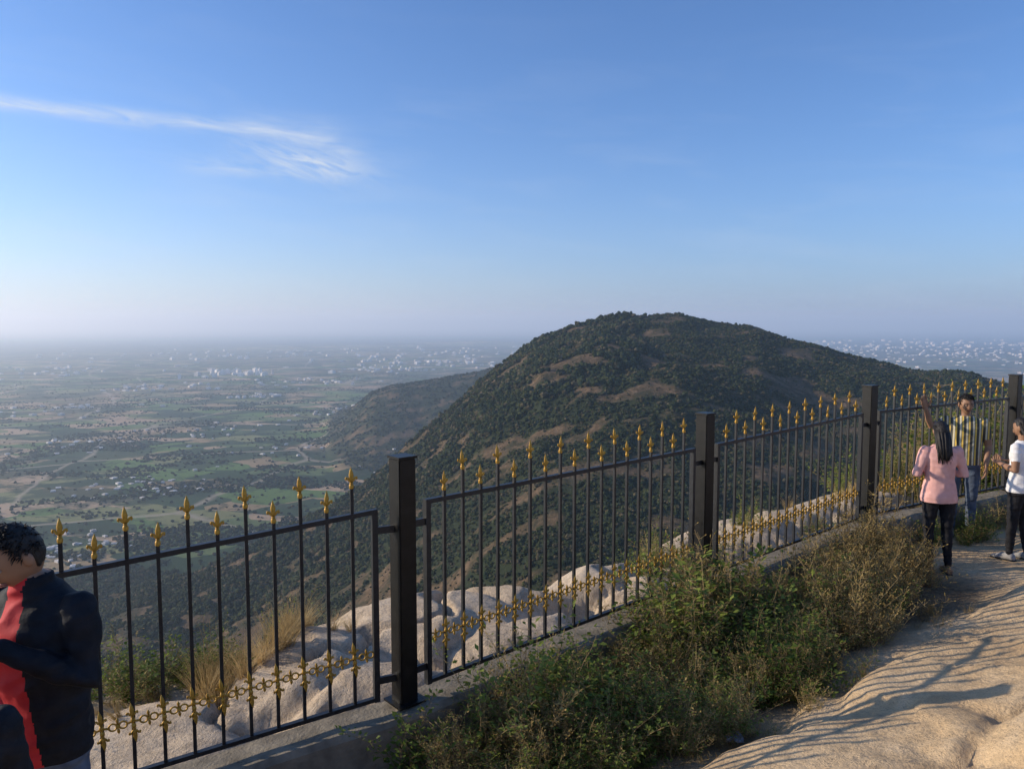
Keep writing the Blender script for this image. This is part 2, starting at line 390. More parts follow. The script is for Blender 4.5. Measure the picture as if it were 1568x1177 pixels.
# ------------------------------------------------------------------ fence
black = simple('black_paint', (.008, .009, .011), (.020, .021, .024), 30, .42, .25, .002, spec=.4)
postm = simple('post_paint', (.004, .004, .004), (.012, .011, .010), 14, .4, .3, .002, spec=.25)
gold = simple('gold_paint', (.32, .165, .02), (.54, .32, .05), 40, .5, .2, .002, metal=.3)
conc = simple('concrete', (.14, .12, .09), (.29, .245, .18), 7, .92, .7, .012, spec=.2)
def fleur(bm, o, up=1, s=1.0, mi=0):
    o = Vector(o)
    def P(x, z): return o+Vector((x*s, 0, z*s*up))
    limb(bm, [P(0, 0), P(0, .012)], [.016*s, .016*s], 8, mi)
    limb(bm, [P(0, .02), P(0, .034)], [.010*s, .012*s], 8, mi, round_ends=False)
    limb(bm, [P(0, .03), P(0, .055), P(0, .082), P(0, .105), P(0, .135)], [.008*s, .013*s, .016*s, .011*s, .0015*s], 8, mi, flat=.6, round_ends=False)
    for sg in (1, -1):
        limb(bm, [P(0, .034), P(.014*sg, .046), P(.026*sg, .064), P(.034*sg, .067), P(.037*sg, .057), P(.032*sg, .049)], [.005*s, .0075*s, .008*s, .007*s, .0055*s, .003*s], 6, mi, flat=.8)
bm = bmesh.new(); fleur(bm, (0, 0, 0)); bmesh.ops.recalc_face_normals(bm, faces=bm.faces[:])
fin_me = bpy.data.meshes.new('finial'); bm.to_mesh(fin_me); bm.free(); fin_me.materials.append(gold)
bm = bmesh.new(); fleur(bm, (0, 0, .012), 1, .78); fleur(bm, (0, 0, -.012), -1, .78)
bmesh.ops.recalc_face_normals(bm, faces=bm.faces[:]); dbl_me = bpy.data.meshes.new('double_fleur'); bm.to_mesh(dbl_me); bm.free(); dbl_me.materials.append(gold)
def torus(bm, c, R_, r_, M, n=14, k=6):
    vs_ = []
    for i in range(n):
        a = 2*math.pi*i/n; row = []
        for j in range(k):
            b_ = 2*math.pi*j/k
            p = Vector(((R_+r_*math.cos(b_))*math.cos(a), r_*math.sin(b_), (R_+r_*math.cos(b_))*math.sin(a)))
            row.append(bm.verts.new(Vector(c)+M @ p))
        vs_.append(row)
    for i in range(n):
        for j in range(k):
            f = bm.faces.new((vs_[i][j], vs_[(i+1) % n][j], vs_[(i+1) % n][(j+1) % k], vs_[i][(j+1) % k])); f.smooth = True
bm = bmesh.new(); I3 = Matrix.Identity(3)
for sg in (1, -1):
    torus(bm, (.026*sg, 0, 0), .020, .0055, I3)
    limb(bm, [(.045*sg, 0, 0), (.068*sg, 0, .004)], [.007, .006], 6)
ellipsoid(bm, (0, 0, 0), (.011, .010, .011), sub=1)
for sg in (1, -1):
    limb(bm, [(0, 0, .012*sg), (0, 0, .032*sg), (0, 0, .048*sg)], [.005, .009, .001], 6, round_ends=False)
bmesh.ops.recalc_face_normals(bm, faces=bm.faces[:]); scr_me = bpy.data.meshes.new('scroll'); bm.to_mesh(scr_me); bm.free(); scr_me.materials.append(gold)
fence = empty('iron_fence')
for i in range(len(FP)-1):
    a = Vector(FP[i]); b2 = Vector(FP[i+1]); d = b2-a; L = d.length; dh = Vector((d.x, d.y, 0)).normalized(); ang = math.atan2(dh.y, dh.x)
    slope = math.atan2(d.z, math.hypot(d.x, d.y)); Rz = Matrix.Rotation(ang, 4, 'Z'); Rr = Rz @ Matrix.Rotation(-slope, 4, 'Y')
    Lh = math.hypot(d.x, d.y)
    def at(s): return a+dh*s+Vector((0, 0, d.z*s/Lh))
    g = .17; bm = bmesh.new(); mid = at(Lh/2); LL = (Lh-2*g)
    ZB, ZT = .07, 1.29
    box(bm, mid+Vector((0, 0, ZT)), LL/math.cos(slope), .038, .030, Rr)
    box(bm, mid+Vector((0, 0, ZB)), LL/math.cos(slope), .034, .026, Rr)
    for s in (g+.016, Lh-g-.016):
        box(bm, at(s)+Vector((0, 0, (ZB+ZT)/2-.002)), .036, .042, ZT-ZB+.028, Rz)
    for s, s2 in ((g, .06), (Lh-g, Lh-.06)):
        for zz in (.18, 1.16):
            box(bm, at((s+s2)/2)+Vector((0, 0, zz)), abs(s-s2)-.002, .022, .045, Rz)
    nb = max(4, round((LL)/.152)-1); stp = LL/(nb+1)
    for k in range(nb):
        s = g+stp*(k+1); p = at(s); tall = (k % 2 == 1); top = ZT+(.18 if tall else .06)
        box(bm, p+Vector((0, 0, (ZB+top)/2)), .020, .020, top-ZB, Rz)
        f = link(bpy.data.objects.new('finial', fin_me), fence); f.location = p+Vector((0, 0, top)); f.rotation_euler = (random.uniform(-.04, .04), random.uniform(-.04, .04), ang+random.uniform(-.3, .3)); f.scale = (.95,)*3
        dd = link(bpy.data.objects.new('band_fleur', dbl_me), fence); dd.location = p+Vector((0, 0, .37))-Rz.to_3x3() @ Vector((0, .012, 0)); dd.rotation_euler = (0, -slope, ang)
    for k in range(nb+1):
        s = g+stp*(k+.5)
        dd = link(bpy.data.objects.new('band_scroll', scr_me), fence); dd.location = at(s)+Vector((0, 0, .37)); dd.rotation_euler = (0, -slope, ang)
    finish(bm, 'fence_panel', [black], fence)
    for q, pt in ((0, a), (1, b2)):
        if q == 1 and i < len(FP)-2: continue
        bm = bmesh.new(); H = 1.60
        box(bm, pt+Vector((0, 0, H/2-.03)), .125, .125, H+.06, Rz)
        bmesh.ops.bevel(bm, geom=bm.edges[:], offset=.006, segments=2, affect='EDGES')
        box(bm, pt+Vector((0, 0, H+.008)), .137, .137, .016, Rz); box(bm, pt+Vector((0, 0, .005)), .20, .20, .012, Rz)
        finish(bm, 'fence_post', [postm], fence)
# kerb
bm = bmesh.new(); rows = []
m_ = 240
cum = [0]
for i in range(len(FP)-1): cum.append(cum[-1]+np.hypot(*(FP[i+1]-FP[i])[:2]))
for q in range(m_+1):
    s = cum[-1]*q/m_; px, py, pz = [float(np.interp(s, cum, FP[:, j])) for j in range(3)]
    k = min(max(np.searchsorted(cum, s)-1, 0), len(FP)-2); d = FP[k+1]-FP[k]; d = d/np.hypot(d[0], d[1]); nn = Vector((d[1], -d[0], 0))
    p = Vector((px, py, pz-.012)); w1 = .17+.012*noise.noise(Vector((s*2, 0, 0))); w2 = .10
    j = .012*noise.noise(Vector((s*3, 5, 0)))
    prof = [p+nn*w1*1.06+Vector((0, 0, -.75)), p+nn*w1*1.03+Vector((0, 0, -.035)), p+nn*(w1-.02)+Vector((0, 0, j)), p-nn*w2+Vector((0, 0, j)), p-nn*(w2+.03)+Vector((0, 0, -.03)), p-nn*(w2+.04)+Vector((0, 0, -.9))]
    rows.append([bm.verts.new(v) for v in prof])
for a_, b_ in zip(rows, rows[1:]):
    for i in range(5): bm.faces.new((a_[i], b_[i], b_[i+1], a_[i+1]))
finish(bm, 'concrete_kerb_wall', [conc])

# ------------------------------------------------------------------ plants
class MB:
    def __init__(s): s.v = []; s.f = []; s.m = []
    def face(s, pts, mi):
        k = len(s.v); s.v += [tuple(p) for p in pts]; s.f.append(tuple(range(k, k+len(pts)))); s.m.append(mi)
    def make(s, name, mats):
        me = bpy.data.meshes.new(name); me.from_pydata(s.v, [], s.f); me.polygons.foreach_set('material_index', s.m)
        for q in mats: me.materials.append(q)
        me.update(); return bpy.data.objects.new(name, me)
leafm = simple('weed_leaf', (.09, .14, .020), (.27, .32, .06), 6, .6, 0, spec=.3, objrand=.5, twosided_trans=.45)
leafy = simple('weed_leaf_dry', (.27, .20, .065), (.50, .37, .14), 6, .7, 0, spec=.2, objrand=.5, twosided_trans=.35)
stemm = simple('weed_stem', (.16, .115, .055), (.36, .26, .125), 6, .8, 0, spec=.2, objrand=.5)
strawm = simple('dry_straw', (.34, .24, .10), (.62, .45, .22), 3, .7, 0, spec=.2, objrand=.4, twosided_trans=.3)
def stem_tri(mb, p0, p1, r0, r1, mi):
    d = (p1-p0).normalized(); a = d.orthogonal().normalized(); b_ = d.cross(a)
    A = [p0+(a*math.cos(k*2.094)+b_*math.sin(k*2.094))*r0 for k in range(3)]; B = [p1+(a*math.cos(k*2.094)+b_*math.sin(k*2.094))*r1 for k in range(3)]
    for k in range(3): mb.face([A[k], A[(k+1) % 3], B[(k+1) % 3], B[k]], mi)
def leaf(mb, p, d, up, L, W, mi):
    s = d.cross(up).normalized()*W; mid = p+d*L*.45+up*L*.06
    mb.face([p, mid+s, p+d*L], mi); mb.face([p, p+d*L, mid-s], mi)
def weed(name, seed, mode, Hs=1.0):
    r = random.Random(seed); mb = MB()
    ns = {'green': 13, 'mixed': 14, 'dry': 18}[mode]
    for i in range(ns):
        a = r.uniform(0, 6.283); rad = r.uniform(0, .13); p = Vector((math.cos(a)*rad, math.sin(a)*rad, 0)); a += r.uniform(-.6, .6)
        lean = r.uniform(.05, .8); d = Vector((math.cos(a)*lean, math.sin(a)*lean, 1)).normalized(); H = r.uniform(.2, .62)*Hs; seg = 7
        for k in range(seg):
            q = p+d*H/seg; stem_tri(mb, p, q, .003*(1-k/seg*.6), .003*(1-(k+1)/seg*.6), 1)
            nl = {'green': 7, 'mixed': 5, 'dry': 3}[mode]
            for j in range(nl):
                la = r.uniform(0, 6.283); ld = Vector((math.cos(la), math.sin(la), r.uniform(-.2, .7))).normalized()
                tw = r.uniform(0, .07) if k > 1 else 0
                pp = p.lerp(q, r.random())+ld*tw
                if tw > .02: stem_tri(mb, pp-ld*tw, pp, .0012, .001, 1)
                Lf = r.uniform(.014, .042)*(1.45 if mode == 'green' else .85)
                mi = 0 if (mode == 'green' or (mode == 'mixed' and r.random() < .6)) else 2
                leaf(mb, pp, (ld+Vector((r.uniform(-.4, .4), r.uniform(-.4, .4), r.uniform(-.3, .3)))).normalized(), Vector((r.uniform(-.5, .5), r.uniform(-.5, .5), 1)).normalized(), Lf, Lf*r.uniform(.2, .36), mi)
            if mode == 'dry' and k >= seg-3:
                for j in range(5):
                    la = r.uniform(0, 6.283); ld = Vector((math.cos(la), math.sin(la), 1.2)).normalized(); e = q+ld*r.uniform(.02, .07)
                    stem_tri(mb, q, e, .001, .0008, 1); stem_tri(mb, e, e+ld*.014, .0045, .002, 2)
            p = q; d = (d+Vector((r.uniform(-.18, .18), r.uniform(-.18, .18), r.uniform(-.12, .06)))).normalized()
    return mb.make(name, [leafm, stemm, leafy])
def tuft(name, seed, nbl, Hm, mat, spread=.5):
    r = random.Random(seed); mb = MB()
    for i in range(nbl):
        a = r.uniform(0, 6.283); rad = r.uniform(0, .07); p = Vector((math.cos(a)*rad, math.sin(a)*rad, 0)); a += r.uniform(-.8, .8)
        ln = r.uniform(.1, spread); d = Vector((math.cos(a)*ln, math.sin(a)*ln, 1)).normalized(); H = Hm*r.uniform(.5, 1.1); w = r.uniform(.0015, .0032); side = Vector((-math.sin(a+1), math.cos(a+1), 0))
        seg = 4
        for k in range(seg):
            q = p+d*H/seg; w0 = w*(1-k/seg); w1 = w*(1-(k+1)/seg)+.0003
            mb.face([p-side*w0, p+side*w0, q+side*w1, q-side*w1], 0); p = q
            d = (d+Vector((math.cos(a), math.sin(a), -.5))*r.uniform(.05, .28)).normalized()
    return mb.make(name, [mat])
wg = coll_of('weed_kinds_green', [weed('weed_green', 1, 'green'), weed('weed_green', 2, 'green', 1.2), weed('weed_mixed', 3, 'mixed'), weed('weed_mixed', 4, 'mixed', 1.3)])
wd = coll_of('weed_kinds_dry', [weed('weed_dry', 5, 'dry'), weed('weed_dry', 6, 'dry', 1.25), weed('weed_mixed', 7, 'mixed'), tuft('straw_tuft', 8, 60, .42, strawm, .8), weed('weed_dry', 9, 'dry', .8)])
gt = coll_of('grass_kinds', [tuft('straw_tuft', 11, 130, .5, strawm, .45), tuft('straw_tuft', 12, 110, .42, strawm, .6), tuft('straw_tuft', 13, 120, .55, strawm, .4)])
def along(s, n):
    cumA = [0]
    for i in range(len(FP)-1): cumA.append(cumA[-1]+float(np.hypot(*(FP[i+1]-FP[i])[:2])))
    q = s+cumA[2]; px = np.interp(q, cumA, FP[:, 0]); py = np.interp(q, cumA, FP[:, 1]); k = min(max(np.searchsorted(cumA, q)-1, 0), len(FP)-2)
    d = FP[k+1]-FP[k]; d = d/np.hypot(d[0], d[1]); return px+d[1]*n, py-d[0]*n
def place(lst):
    P_ = np.array(lst); z, _, _ = fg_height(P_[:, 0], P_[:, 1]); return np.stack([P_[:, 0], P_[:, 1], z-.02], 1)
def rots(n, tilt=.2): return np.stack([rng.normal(0, tilt, n), rng.normal(0, tilt, n), rng.uniform(0, 6.28, n)], 1)
G = []; Gs = []; Dd = []; Ds = []
R = random.Random(21)
tries = 0
while len(G)+len(Dd) < 520 and tries < 20000:
    tries += 1
    s = R.uniform(-.1, 6.1); n = R.uniform(.22, 1.5)
    lim = float(np.interp(s, [-.1, .6, 1.4, 2.4, 4.6, 5.4, 6.1], [1.0, 1.25, 1.4, 1.4, 1.35, 1.1, .45]))+(float(fbm(np.array(s*1.6), np.array(.5), 3, 77))-.5)*.6
    if n > lim: continue
    cl = float(fbm(np.array(s*.8), np.array(n*.8+4), 3, 99)); gap = float(fbm(np.array(s*2.2), np.array(n*2.2+4), 3, 98))
    if gap < .42 and R.random() < .8: continue
    hgt = float(np.interp(s, [-.1, 1, 2.2, 3.0, 4, 5.4, 6.1], [.7, .85, 1.1, 1.3, 1.1, 1.1, .85]))*R.uniform(.45, 1.25)*(.6+.9*gap)*(1-.50*n/1.5)
    xy = along(s, n)
    if (cl+R.uniform(-.12, .12)+(-.14 if s > 4.4 else .02)) > .48: G.append(xy); Gs.append(hgt)
    else: Dd.append(xy); Ds.append(hgt)
for i in range(20):
    G.append(along(R.gauss(2.7, .3), R.uniform(.24, .7))); Gs.append(R.uniform(1.0, 1.45))
for i in range(14):
    Dd.append(along(R.uniform(.5, 5.5), R.uniform(1.4, 1.9))); Ds.append(R.uniform(.25, .5))
for i in range(26):
    G.append(along(R.uniform(7.0, 9.5), R.uniform(.25, .6))); Gs.append(R.uniform(.4, .8))
scatter('roadside_weeds', place(G), Gs, rots(len(G)), wg)
scatter('dry_weeds', place(Dd), Ds, rots(len(Dd)), wd)
O = []; Os = []
for (cx, cy, n, sp, sc_) in [(-2.35, 6.2, 24, .22, .9), (-1.95, 6.6, 10, .2, .8), (-3.1, 5.9, 10, .5, .5), (6.0, 11.6, 14, .6, .8), (8.2, 13.2, 14, .6, 1.1), (2.2, 8.9, 8, .4, .5), (5.6, 10.9, 8, .4, .6), (7.3, 9.9, 6, .3, .6)]:
    for i in range(n): O.append((cx+R.gauss(0, sp), cy+R.gauss(0, sp))); Os.append(sc_*R.uniform(.6, 1.2))
scatter('ledge_dry_grass', place(O), Os, rots(len(O)), gt)
O = []; Os = []
for (cx, cy, n, sp, sc_) in [(1.9, 8.7, 16, .3, .7), (3.3, 9.6, 10, .4, .6), (6.6, 12.0, 26, .5, 1.4), (7.6, 12.6, 26, .5, 1.7), (9.2, 13.6, 30, .6, 2.0), (8.6, 13.0, 20, .5, 2.2), (-3.2, 6.4, 16, .4, 1.0), (-2.6, 6.4, 12, .25, .9), (-4.2, 5.8, 14, .4, 1.0)]:
    for i in range(n): O.append((cx+R.gauss(0, sp), cy+R.gauss(0, sp))); Os.append(sc_*R.uniform(.6, 1.2))
scatter('ledge_shrubs', place(O), Os, rots(len(O)), wg)

# crumpled plastic wrapper
bm = bmesh.new(); vs_ = ellipsoid(bm, (0, 0, 0), (.075, .05, .035), sub=3)
for v in vs_: v.co += Vector([noise.noise(v.co*22+Vector((i*9, 0, 0)))*.035 for i in range(3)])
wz = fg_height(np.array([1.42]), np.array([4.60]))[0][0]
m, t, b = base_mat('clear_plastic'); b.inputs['Base Color'].default_value = (.35, .36, .42, 1); b.inputs['Roughness'].default_value = .2; b.inputs['Transmission Weight'].default_value = .3
finish(bm, 'plastic_wrapper', [m], loc=(1.42, 4.60, float(wz)+.03))

# ------------------------------------------------------------------ people
skin = simple('skin', (.24, .125, .07), (.31, .17, .10), 12, .55, .1, .001, spec=.4)
hairm = simple('hair', (.006, .005, .005), (.02, .015, .012), 60, .5, .6, .004, spec=.4)
eyew = simple('eye_white', (.35, .32, .30), (.42, .39, .36), 5, .4, 0); eyed = simple('eye_dark', (.01, .008, .006), (.015, .01, .008), 5, .3, 0)
lip = simple('lips', (.20, .07, .055), (.25, .09, .07), 20, .5, 0)
def V(*a): return Vector(a)
def hand(bm, wrist, d, pn, curl=.5, side=1, s=1.0):
    d = Vector(d).normalized(); pn = Vector(pn); pn = (pn-d*pn.dot(d)).normalized(); sd = d.cross(pn)*side
    w = Vector(wrist)
    limb(bm, [w-d*.02, w+d*.02*s, w+d*.055*s, w+d*.085*s], [.026*s, .033*s, .040*s, .036*s], 10, 0, flat=.42, ref=sd)
    for k, (off, L) in enumerate(((.030, .070), (.010, .080), (-.010, .074), (-.029, .058))):
        p = w+d*.085*s+sd*off*s; dr = (d+sd*off*3).normalized(); pts = [p-dr*.012]; c_ = curl*(1+.12*k)
        for j, fr in enumerate((.45, .32, .23)):
            dr = (dr*math.cos(c_*.6)+pn*math.sin(c_*.6)).normalized() if j else (dr*math.cos(c_*.4)+pn*math.sin(c_*.4)).normalized()
            pts.append(pts[-1]+dr*L*fr*s*1.1)
        limb(bm, pts, [.0095*s, .009*s, .0082*s, .0068*s], 7)
    p = w+d*.028*s+sd*.028*s; dr = (d*.6+sd*.75+pn*.25).normalized(); p1 = p+dr*.035*s; p2 = p1+(d*.85+sd*.35+pn*.35).normalized()*.03*s
    limb(bm, [p, p1, p2, p2+(d+pn*.4).normalized()*.02*s], [.014*s, .012*s, .010*s, .008*s], 7)
def segd(P, a, b_):
    a = np.array(a); b_ = np.array(b_); ab = b_-a; tt = np.clip(((P-a)@ab)/(ab@ab), 0, 1); return np.linalg.norm(P-(a+tt[:, None]*ab), axis=1)
def person(name, loc, facing, H, torso, armL, armR, sleeve, legs, mats, head=(0, 0, 0), hair='short', handL=((0, 0, -1), (1, 0, 0), .5), handR=((0, 0, -1), (-1, 0, 0), .5),
           hem=.82, trouser=1.0, chest=None, shoe='shoe', arm_r=1.0, headoff=(0, 0, 0), fold=.006, chest_w=(.12, .095, .07, .08)):
    root = empty(name, loc); k = H/1.70; root.scale = (k, k, k); root.rotation_euler = (0, 0, math.atan2(-facing[0], facing[1]))
    shirt, pants, shoem = mats
    bm = bmesh.new(); bones = []
    rings = [(V(0, yo, z), V(rx, 0, 0), V(0, ry, 0)) for z, rx, ry, yo in torso]
    ring_loft(bm, rings, 24)
    ring_loft(bm, [(V(0, 0, .80), V(.13, 0, 0), V(0, .09, 0)), (V(0, 0, .88), V(.165, 0, 0), V(0, .12, 0)), (V(0, 0, 1.0), V(.145, 0, 0), V(0, .10, 0))], 20)
    limb(bm, [(0, -.01, 1.38), (0, 0, 1.45), V(*headoff)+V(0, .01, 1.53)], [.062, .053, .052])
    bones.append(((0, 0, 1.43), V(*headoff)+V(0, .01, 1.55), .05, 2))
    for arm in (armL, armR):
        sh, el, wr = [Vector(q) for q in arm]
        limb(bm, [sh, sh.lerp(el, .5), el, el.lerp(wr, .35), wr], [.060*arm_r, .050*arm_r, .041*arm_r, .040*arm_r if sleeve > 1.4 else .040, .026*(arm_r*1.15 if sleeve > 1.8 else 1)], 12)
        for j in range(20):
            t0 = j/10; t1 = (j+1)/10
            f = lambda q: sh.lerp(el, q) if q <= 1 else el.lerp(wr, q-1)
            bones.append((f(t0), f(t1), .05, 0 if t0 < sleeve else 2))
    for lg in legs:
        hp, kn, an = [Vector(q) for q in lg]
        limb(bm, [hp, hp.lerp(kn, .45), kn, kn.lerp(an, .35), an], [.092, .078*trouser, .056*trouser, .052*trouser, .036*trouser**1.6], 14)
        bones += [(hp, kn, .07, 1), (kn, an, .05, 1)]
    me = bpy.data.meshes.new('body'); bmesh.ops.recalc_face_normals(bm, faces=bm.faces[:]); bm.to_mesh(me); bm.free()
    ob = bpy.data.objects.new('tmp', me); scene.collection.objects.link(ob)
    md = ob.modifiers.new('r', 'REMESH'); md.mode = 'VOXEL'; md.voxel_size = .0085
    md = ob.modifiers.new('s', 'SMOOTH'); md.factor = .6; md.iterations = 5
    dg = bpy.context.evaluated_depsgraph_get(); me2 = bpy.data.meshes.new_from_object(ob.evaluated_get(dg)); bpy.data.objects.remove(ob)
    nv = len(me2.vertices); co = np.empty(nv*3); me2.vertices.foreach_get('co', co); co = co.reshape(-1, 3); no = np.empty(nv*3); me2.vertices.foreach_get('normal', no); no = no.reshape(-1, 3)
    def mids(P):
        best = np.full(len(P), 9.); mi = np.zeros(len(P), int)
        for a, b_, r_, q in bones:
            d_ = segd(P, a, b_)-r_; kk = d_ < best; best = np.where(kk, d_, best); mi = np.where(kk, q, mi)
        tz = [q[0] for q in torso]; o_ = np.argsort(tz); tz = np.array(tz)[o_]; trx = np.array([q[1] for q in torso])[o_]; try_ = np.array([q[2] for q in torso])[o_]; tyo = np.array([q[3] for q in torso])[o_]
        e = (P[:, 0]/np.interp(P[:, 2], tz, trx))**2+((P[:, 1]-np.interp(P[:, 2], tz, tyo))/np.interp(P[:, 2], tz, try_))**2
        ins = (e < 1.35) & (P[:, 2] > hem) & (P[:, 2] < tz[-1]); mi = np.where(ins, 0, mi)
        mi = np.where((P[:, 2] <= hem+.0) & (mi == 0) & (e < 1.3), 1, mi)
        mi = np.where((mi == 1) & (P[:, 2] > hem), 0, mi)
        return mi, ins
    mi, _ = mids(co)
    amp = np.array([noise.noise(Vector((c_[0]*7, c_[1]*7, c_[2]*11)))+.5*noise.noise(Vector((c_[0]*16+5, c_[1]*16, c_[2]*22)))+.35*(1-abs(noise.noise(Vector((c_[0]*9+c_[2]*8, c_[1]*9, c_[2]*14))))*4) for c_ in co])
    co = co+no*(amp*fold*1.2*(mi != 2))[:, None]; me2.vertices.foreach_set('co', co.ravel())
    npol = len(me2.polygons); pc = np.empty(npol*3); me2.polygons.foreach_get('center', pc); pc = pc.reshape(-1, 3)
    pm, ins = mids(pc)
    mlist = [shirt, pants, skin]
    if chest is not None:
        mlist.append(chest); w_ = np.interp(pc[:, 2], [.85, 1.2, 1.45, 1.5], chest_w); pm = np.where(ins & (np.abs(pc[:, 0]) < w_) & (pc[:, 1] > .02), 3, pm)
    for q in mlist: me2.materials.append(q)
    me2.polygons.foreach_set('material_index', pm.astype(np.int32)); smooth(me2)
    bo = link(bpy.data.objects.new('body', me2), root)
    bm = bmesh.new(); hand(bm, armL[2], *handL[:2], curl=handL[2], side=-1); hand(bm, armR[2], *handR[:2], curl=handR[2], side=1); finish(bm, 'hands', [skin], root)
    bm = bmesh.new()
    for lg in legs:
        an = Vector(lg[2]); sg = .12 if an.x > 0 else -.12; fd = V(sg*.9, 1, 0).normalized(); bx = V(fd.y, -fd.x, 0); b0 = V(an.x, an.y, 0)
        rr_ = []
        for (yy, w_, hh_) in ((-.075, .018, .03), (-.06, .032, .045), (0, .038, .062), (.06, .042, .045), (.12, .044, .032), (.165, .034, .024), (.185, .012, .012)):
            rr_.append((b0+fd*yy+V(0, 0, hh_*.9+.004), bx*w_, V(0, 0, hh_*.9)))
        ring_loft(bm, rr_, 12, 0 if shoe == 'shoe' else 1)
        rr_ = [(b0+fd*yy+V(0, 0, .012), bx*w_, V(0, 0, .012)) for (yy, w_) in ((-.082, .025), (-.06, .038), (.0, .04), (.08, .047), (.14, .047), (.18, .03), (.193, .01))]
        ring_loft(bm, rr_, 10, 2)
        if shoe != 'shoe': ring_loft(bm, [(b0+fd*(.07+q)+V(0, 0, .038), bx*.047, V(0, 0, .026)) for q in (-.02, 0, .02)], 12, 0)
    finish(bm, 'shoes', [shoem, skin, black], root)
    hy, hp, hr = head
    hc = V(*headoff)+V(0, .02, 1.585); HM = Matrix.Translation(hc) @ Euler((hp, hr, hy)).to_matrix().to_4x4()
    bm = bmesh.new(); bmesh.ops.create_uvsphere(bm, u_segments=32, v_segments=24, radius=1)
    def shape(p):
        x, y, z = p; g_ = lambda cx, cz, s_: math.exp(-((x-cx)**2+(z-cz)**2)/s_**2)*(1 if y > 0 else 0)
        zz = max(-z, 0); X_ = x*.074*(1-.34*zz**1.6); Y_ = y*.092*(1-.12*zz)+.008*zz; Z_ = z*.115
        Y_ += .020*math.exp(-(x/.16)**2-((z+.16)/.2)**2)*(y > 0)+.006*math.exp(-(x/.1)**2-((z-.06)/.2)**2)*(y > 0)
        Y_ -= .007*(g_(.40, .04, .2)+g_(-.40, .04, .2)); Y_ += .006*g_(0, -.82, .25)+.005*g_(0, -.5, .2)
        return V(X_, Y_, Z_)
    for v in bm.verts: v.co = HM @ shape(v.co)
    for f in bm.faces: f.smooth = True
    for sg in (1, -1):
        R4 = HM.to_3x3().to_4x4()
        ellipsoid(bm, HM @ V(.075*sg, -.005, -.002), (.011, .02, .032), 0, R4)
        ellipsoid(bm, HM @ V(.030*sg, .0765, .005), (.0125, .010, .0065), 1, R4)
        ellipsoid(bm, HM @ V(.030*sg, .0845, .005), (.0058, .004, .0055), 2, R4, 1)
        limb(bm, [HM @ V(.017*sg, .082, .010), HM @ V(.030*sg, .086, .0135), HM @ V(.044*sg, .078, .009)], [.003, .0042, .003], 6, 0)
        limb(bm, [HM @ V(.014*sg, .090, .026), HM @ V(.030*sg, .089, .030), HM @ V(.046*sg, .078, .025)], [.003, .0035, .002], 6, 2)
        ellipsoid(bm, HM @ V(.008*sg, .101, -.026), (.008, .009, .007), 0, R4, 1)
    for zz in (-.053, -.061): limb(bm, [HM @ V(-.022, .082, zz), HM @ V(0, .093, zz+.001), HM @ V(.022, .082, zz)], [.0025, .0055, .0025], 6, 3)
    finish(bm, 'head', [skin, eyew, eyed, lip], root)
    # hair
    bm = bmesh.new(); bmesh.ops.create_uvsphere(bm, u_segments=64, v_segments=44, radius=1)
    for v in bm.verts:
        p = v.co.copy(); face = (p.y > (.12+.25*max(p.z, 0))) and p.z < .60
        neck = (p.z < -.55 or (p.z < -.05 and p.y > -.25)) if hair == 'short' else p.z < -.75
        kk = .88 if (face or neck) else ((1.03+.06*sstep(-.2, .7, p.z)) if hair == 'short' else 1.07)+.05*noise.noise(p*6+V(len(name), 0, 0))+.035*noise.noise(p*17)+.02*noise.noise(p*38)
        q = shape(p); v.co = HM @ (q*kk+V(0, -.002, .002))
    for f in bm.faces: f.smooth = True
    rr2 = random.Random(len(name))
    if hair == 'short':
        for j in range(900):
            a = rr2.uniform(0, 6.283); zz = rr2.uniform(.05, 1); p = V(math.cos(a)*math.sqrt(1-zz*zz), math.sin(a)*math.sqrt(1-zz*zz), zz)
            if p.y > .3 and p.z < .58: continue
            q = shape(p)*(1.02+.06*zz); dd_ = (p*.35+V(rr2.uniform(-.6, .6), rr2.uniform(.0, 1.2), rr2.uniform(-.3, .3))).normalized()
            limb(bm, [HM @ q, HM @ (q+dd_*.012), HM @ (q+dd_*.024+V(0, 0, -.005))], [.003, .0024, .0005], 3, round_ends=False)
    else:
        for j in range(130):
            a = rr2.uniform(-1, 1); x0 = math.sin(a*1.35)*.078; y0 = -math.cos(a*1.35)*.088; zt = rr2.uniform(.0, .06); Ln = rr2.uniform(.25, .35)*(1.0 if hair == 'long' else .85)
            top = HM @ V(x0, y0, zt)
            end = hc+V(x0*rr2.uniform(.6, 1.05), -.150+rr2.uniform(-.012, .012)+abs(a)*.02, -Ln)
            mid1 = top.lerp(end, .4)+V(rr2.uniform(-.006, .006), -.014, .0); mid2 = top.lerp(end, .75)+V(rr2.uniform(-.010, .010), -.008, 0)
            limb(bm, [top, mid1, mid2, end], [.008, .010, .008, .001], 5, round_ends=False)
    finish(bm, 'hair', [hairm], root)
    return root
gz = lambda x, y: float(fg_height(np.array([x]), np.array([y]))[0][0])
LEG = [((-.09, 0, .88), (-.095, .015, .48), (-.10, -.01, .08)), ((.09, 0, .88), (.095, .015, .48), (.10, -.01, .08))]
pink = simple('pink_cotton', (.62, .32, .28), (.76, .43, .38), 9, .85, .3, .003)
blackc = simple('black_cloth', (.008, .008, .010), (.02, .02, .024), 14, .8, .4, .003, spec=.25)
navy = simple('black_jacket_cloth', (.005, .006, .009), (.012, .014, .020), 14, .75, .5, .004, spec=.25)
whitec = simple('white_cotton', (.62, .60, .60), (.78, .77, .76), 9, .85, .3, .003)
jean = simple('blue_jeans', (.05, .065, .10), (.10, .13, .18), 20, .85, .4, .002)
shoeg = simple('grey_shoe', (.2, .2, .2), (.4, .38, .36), 20, .7, .2, .002)
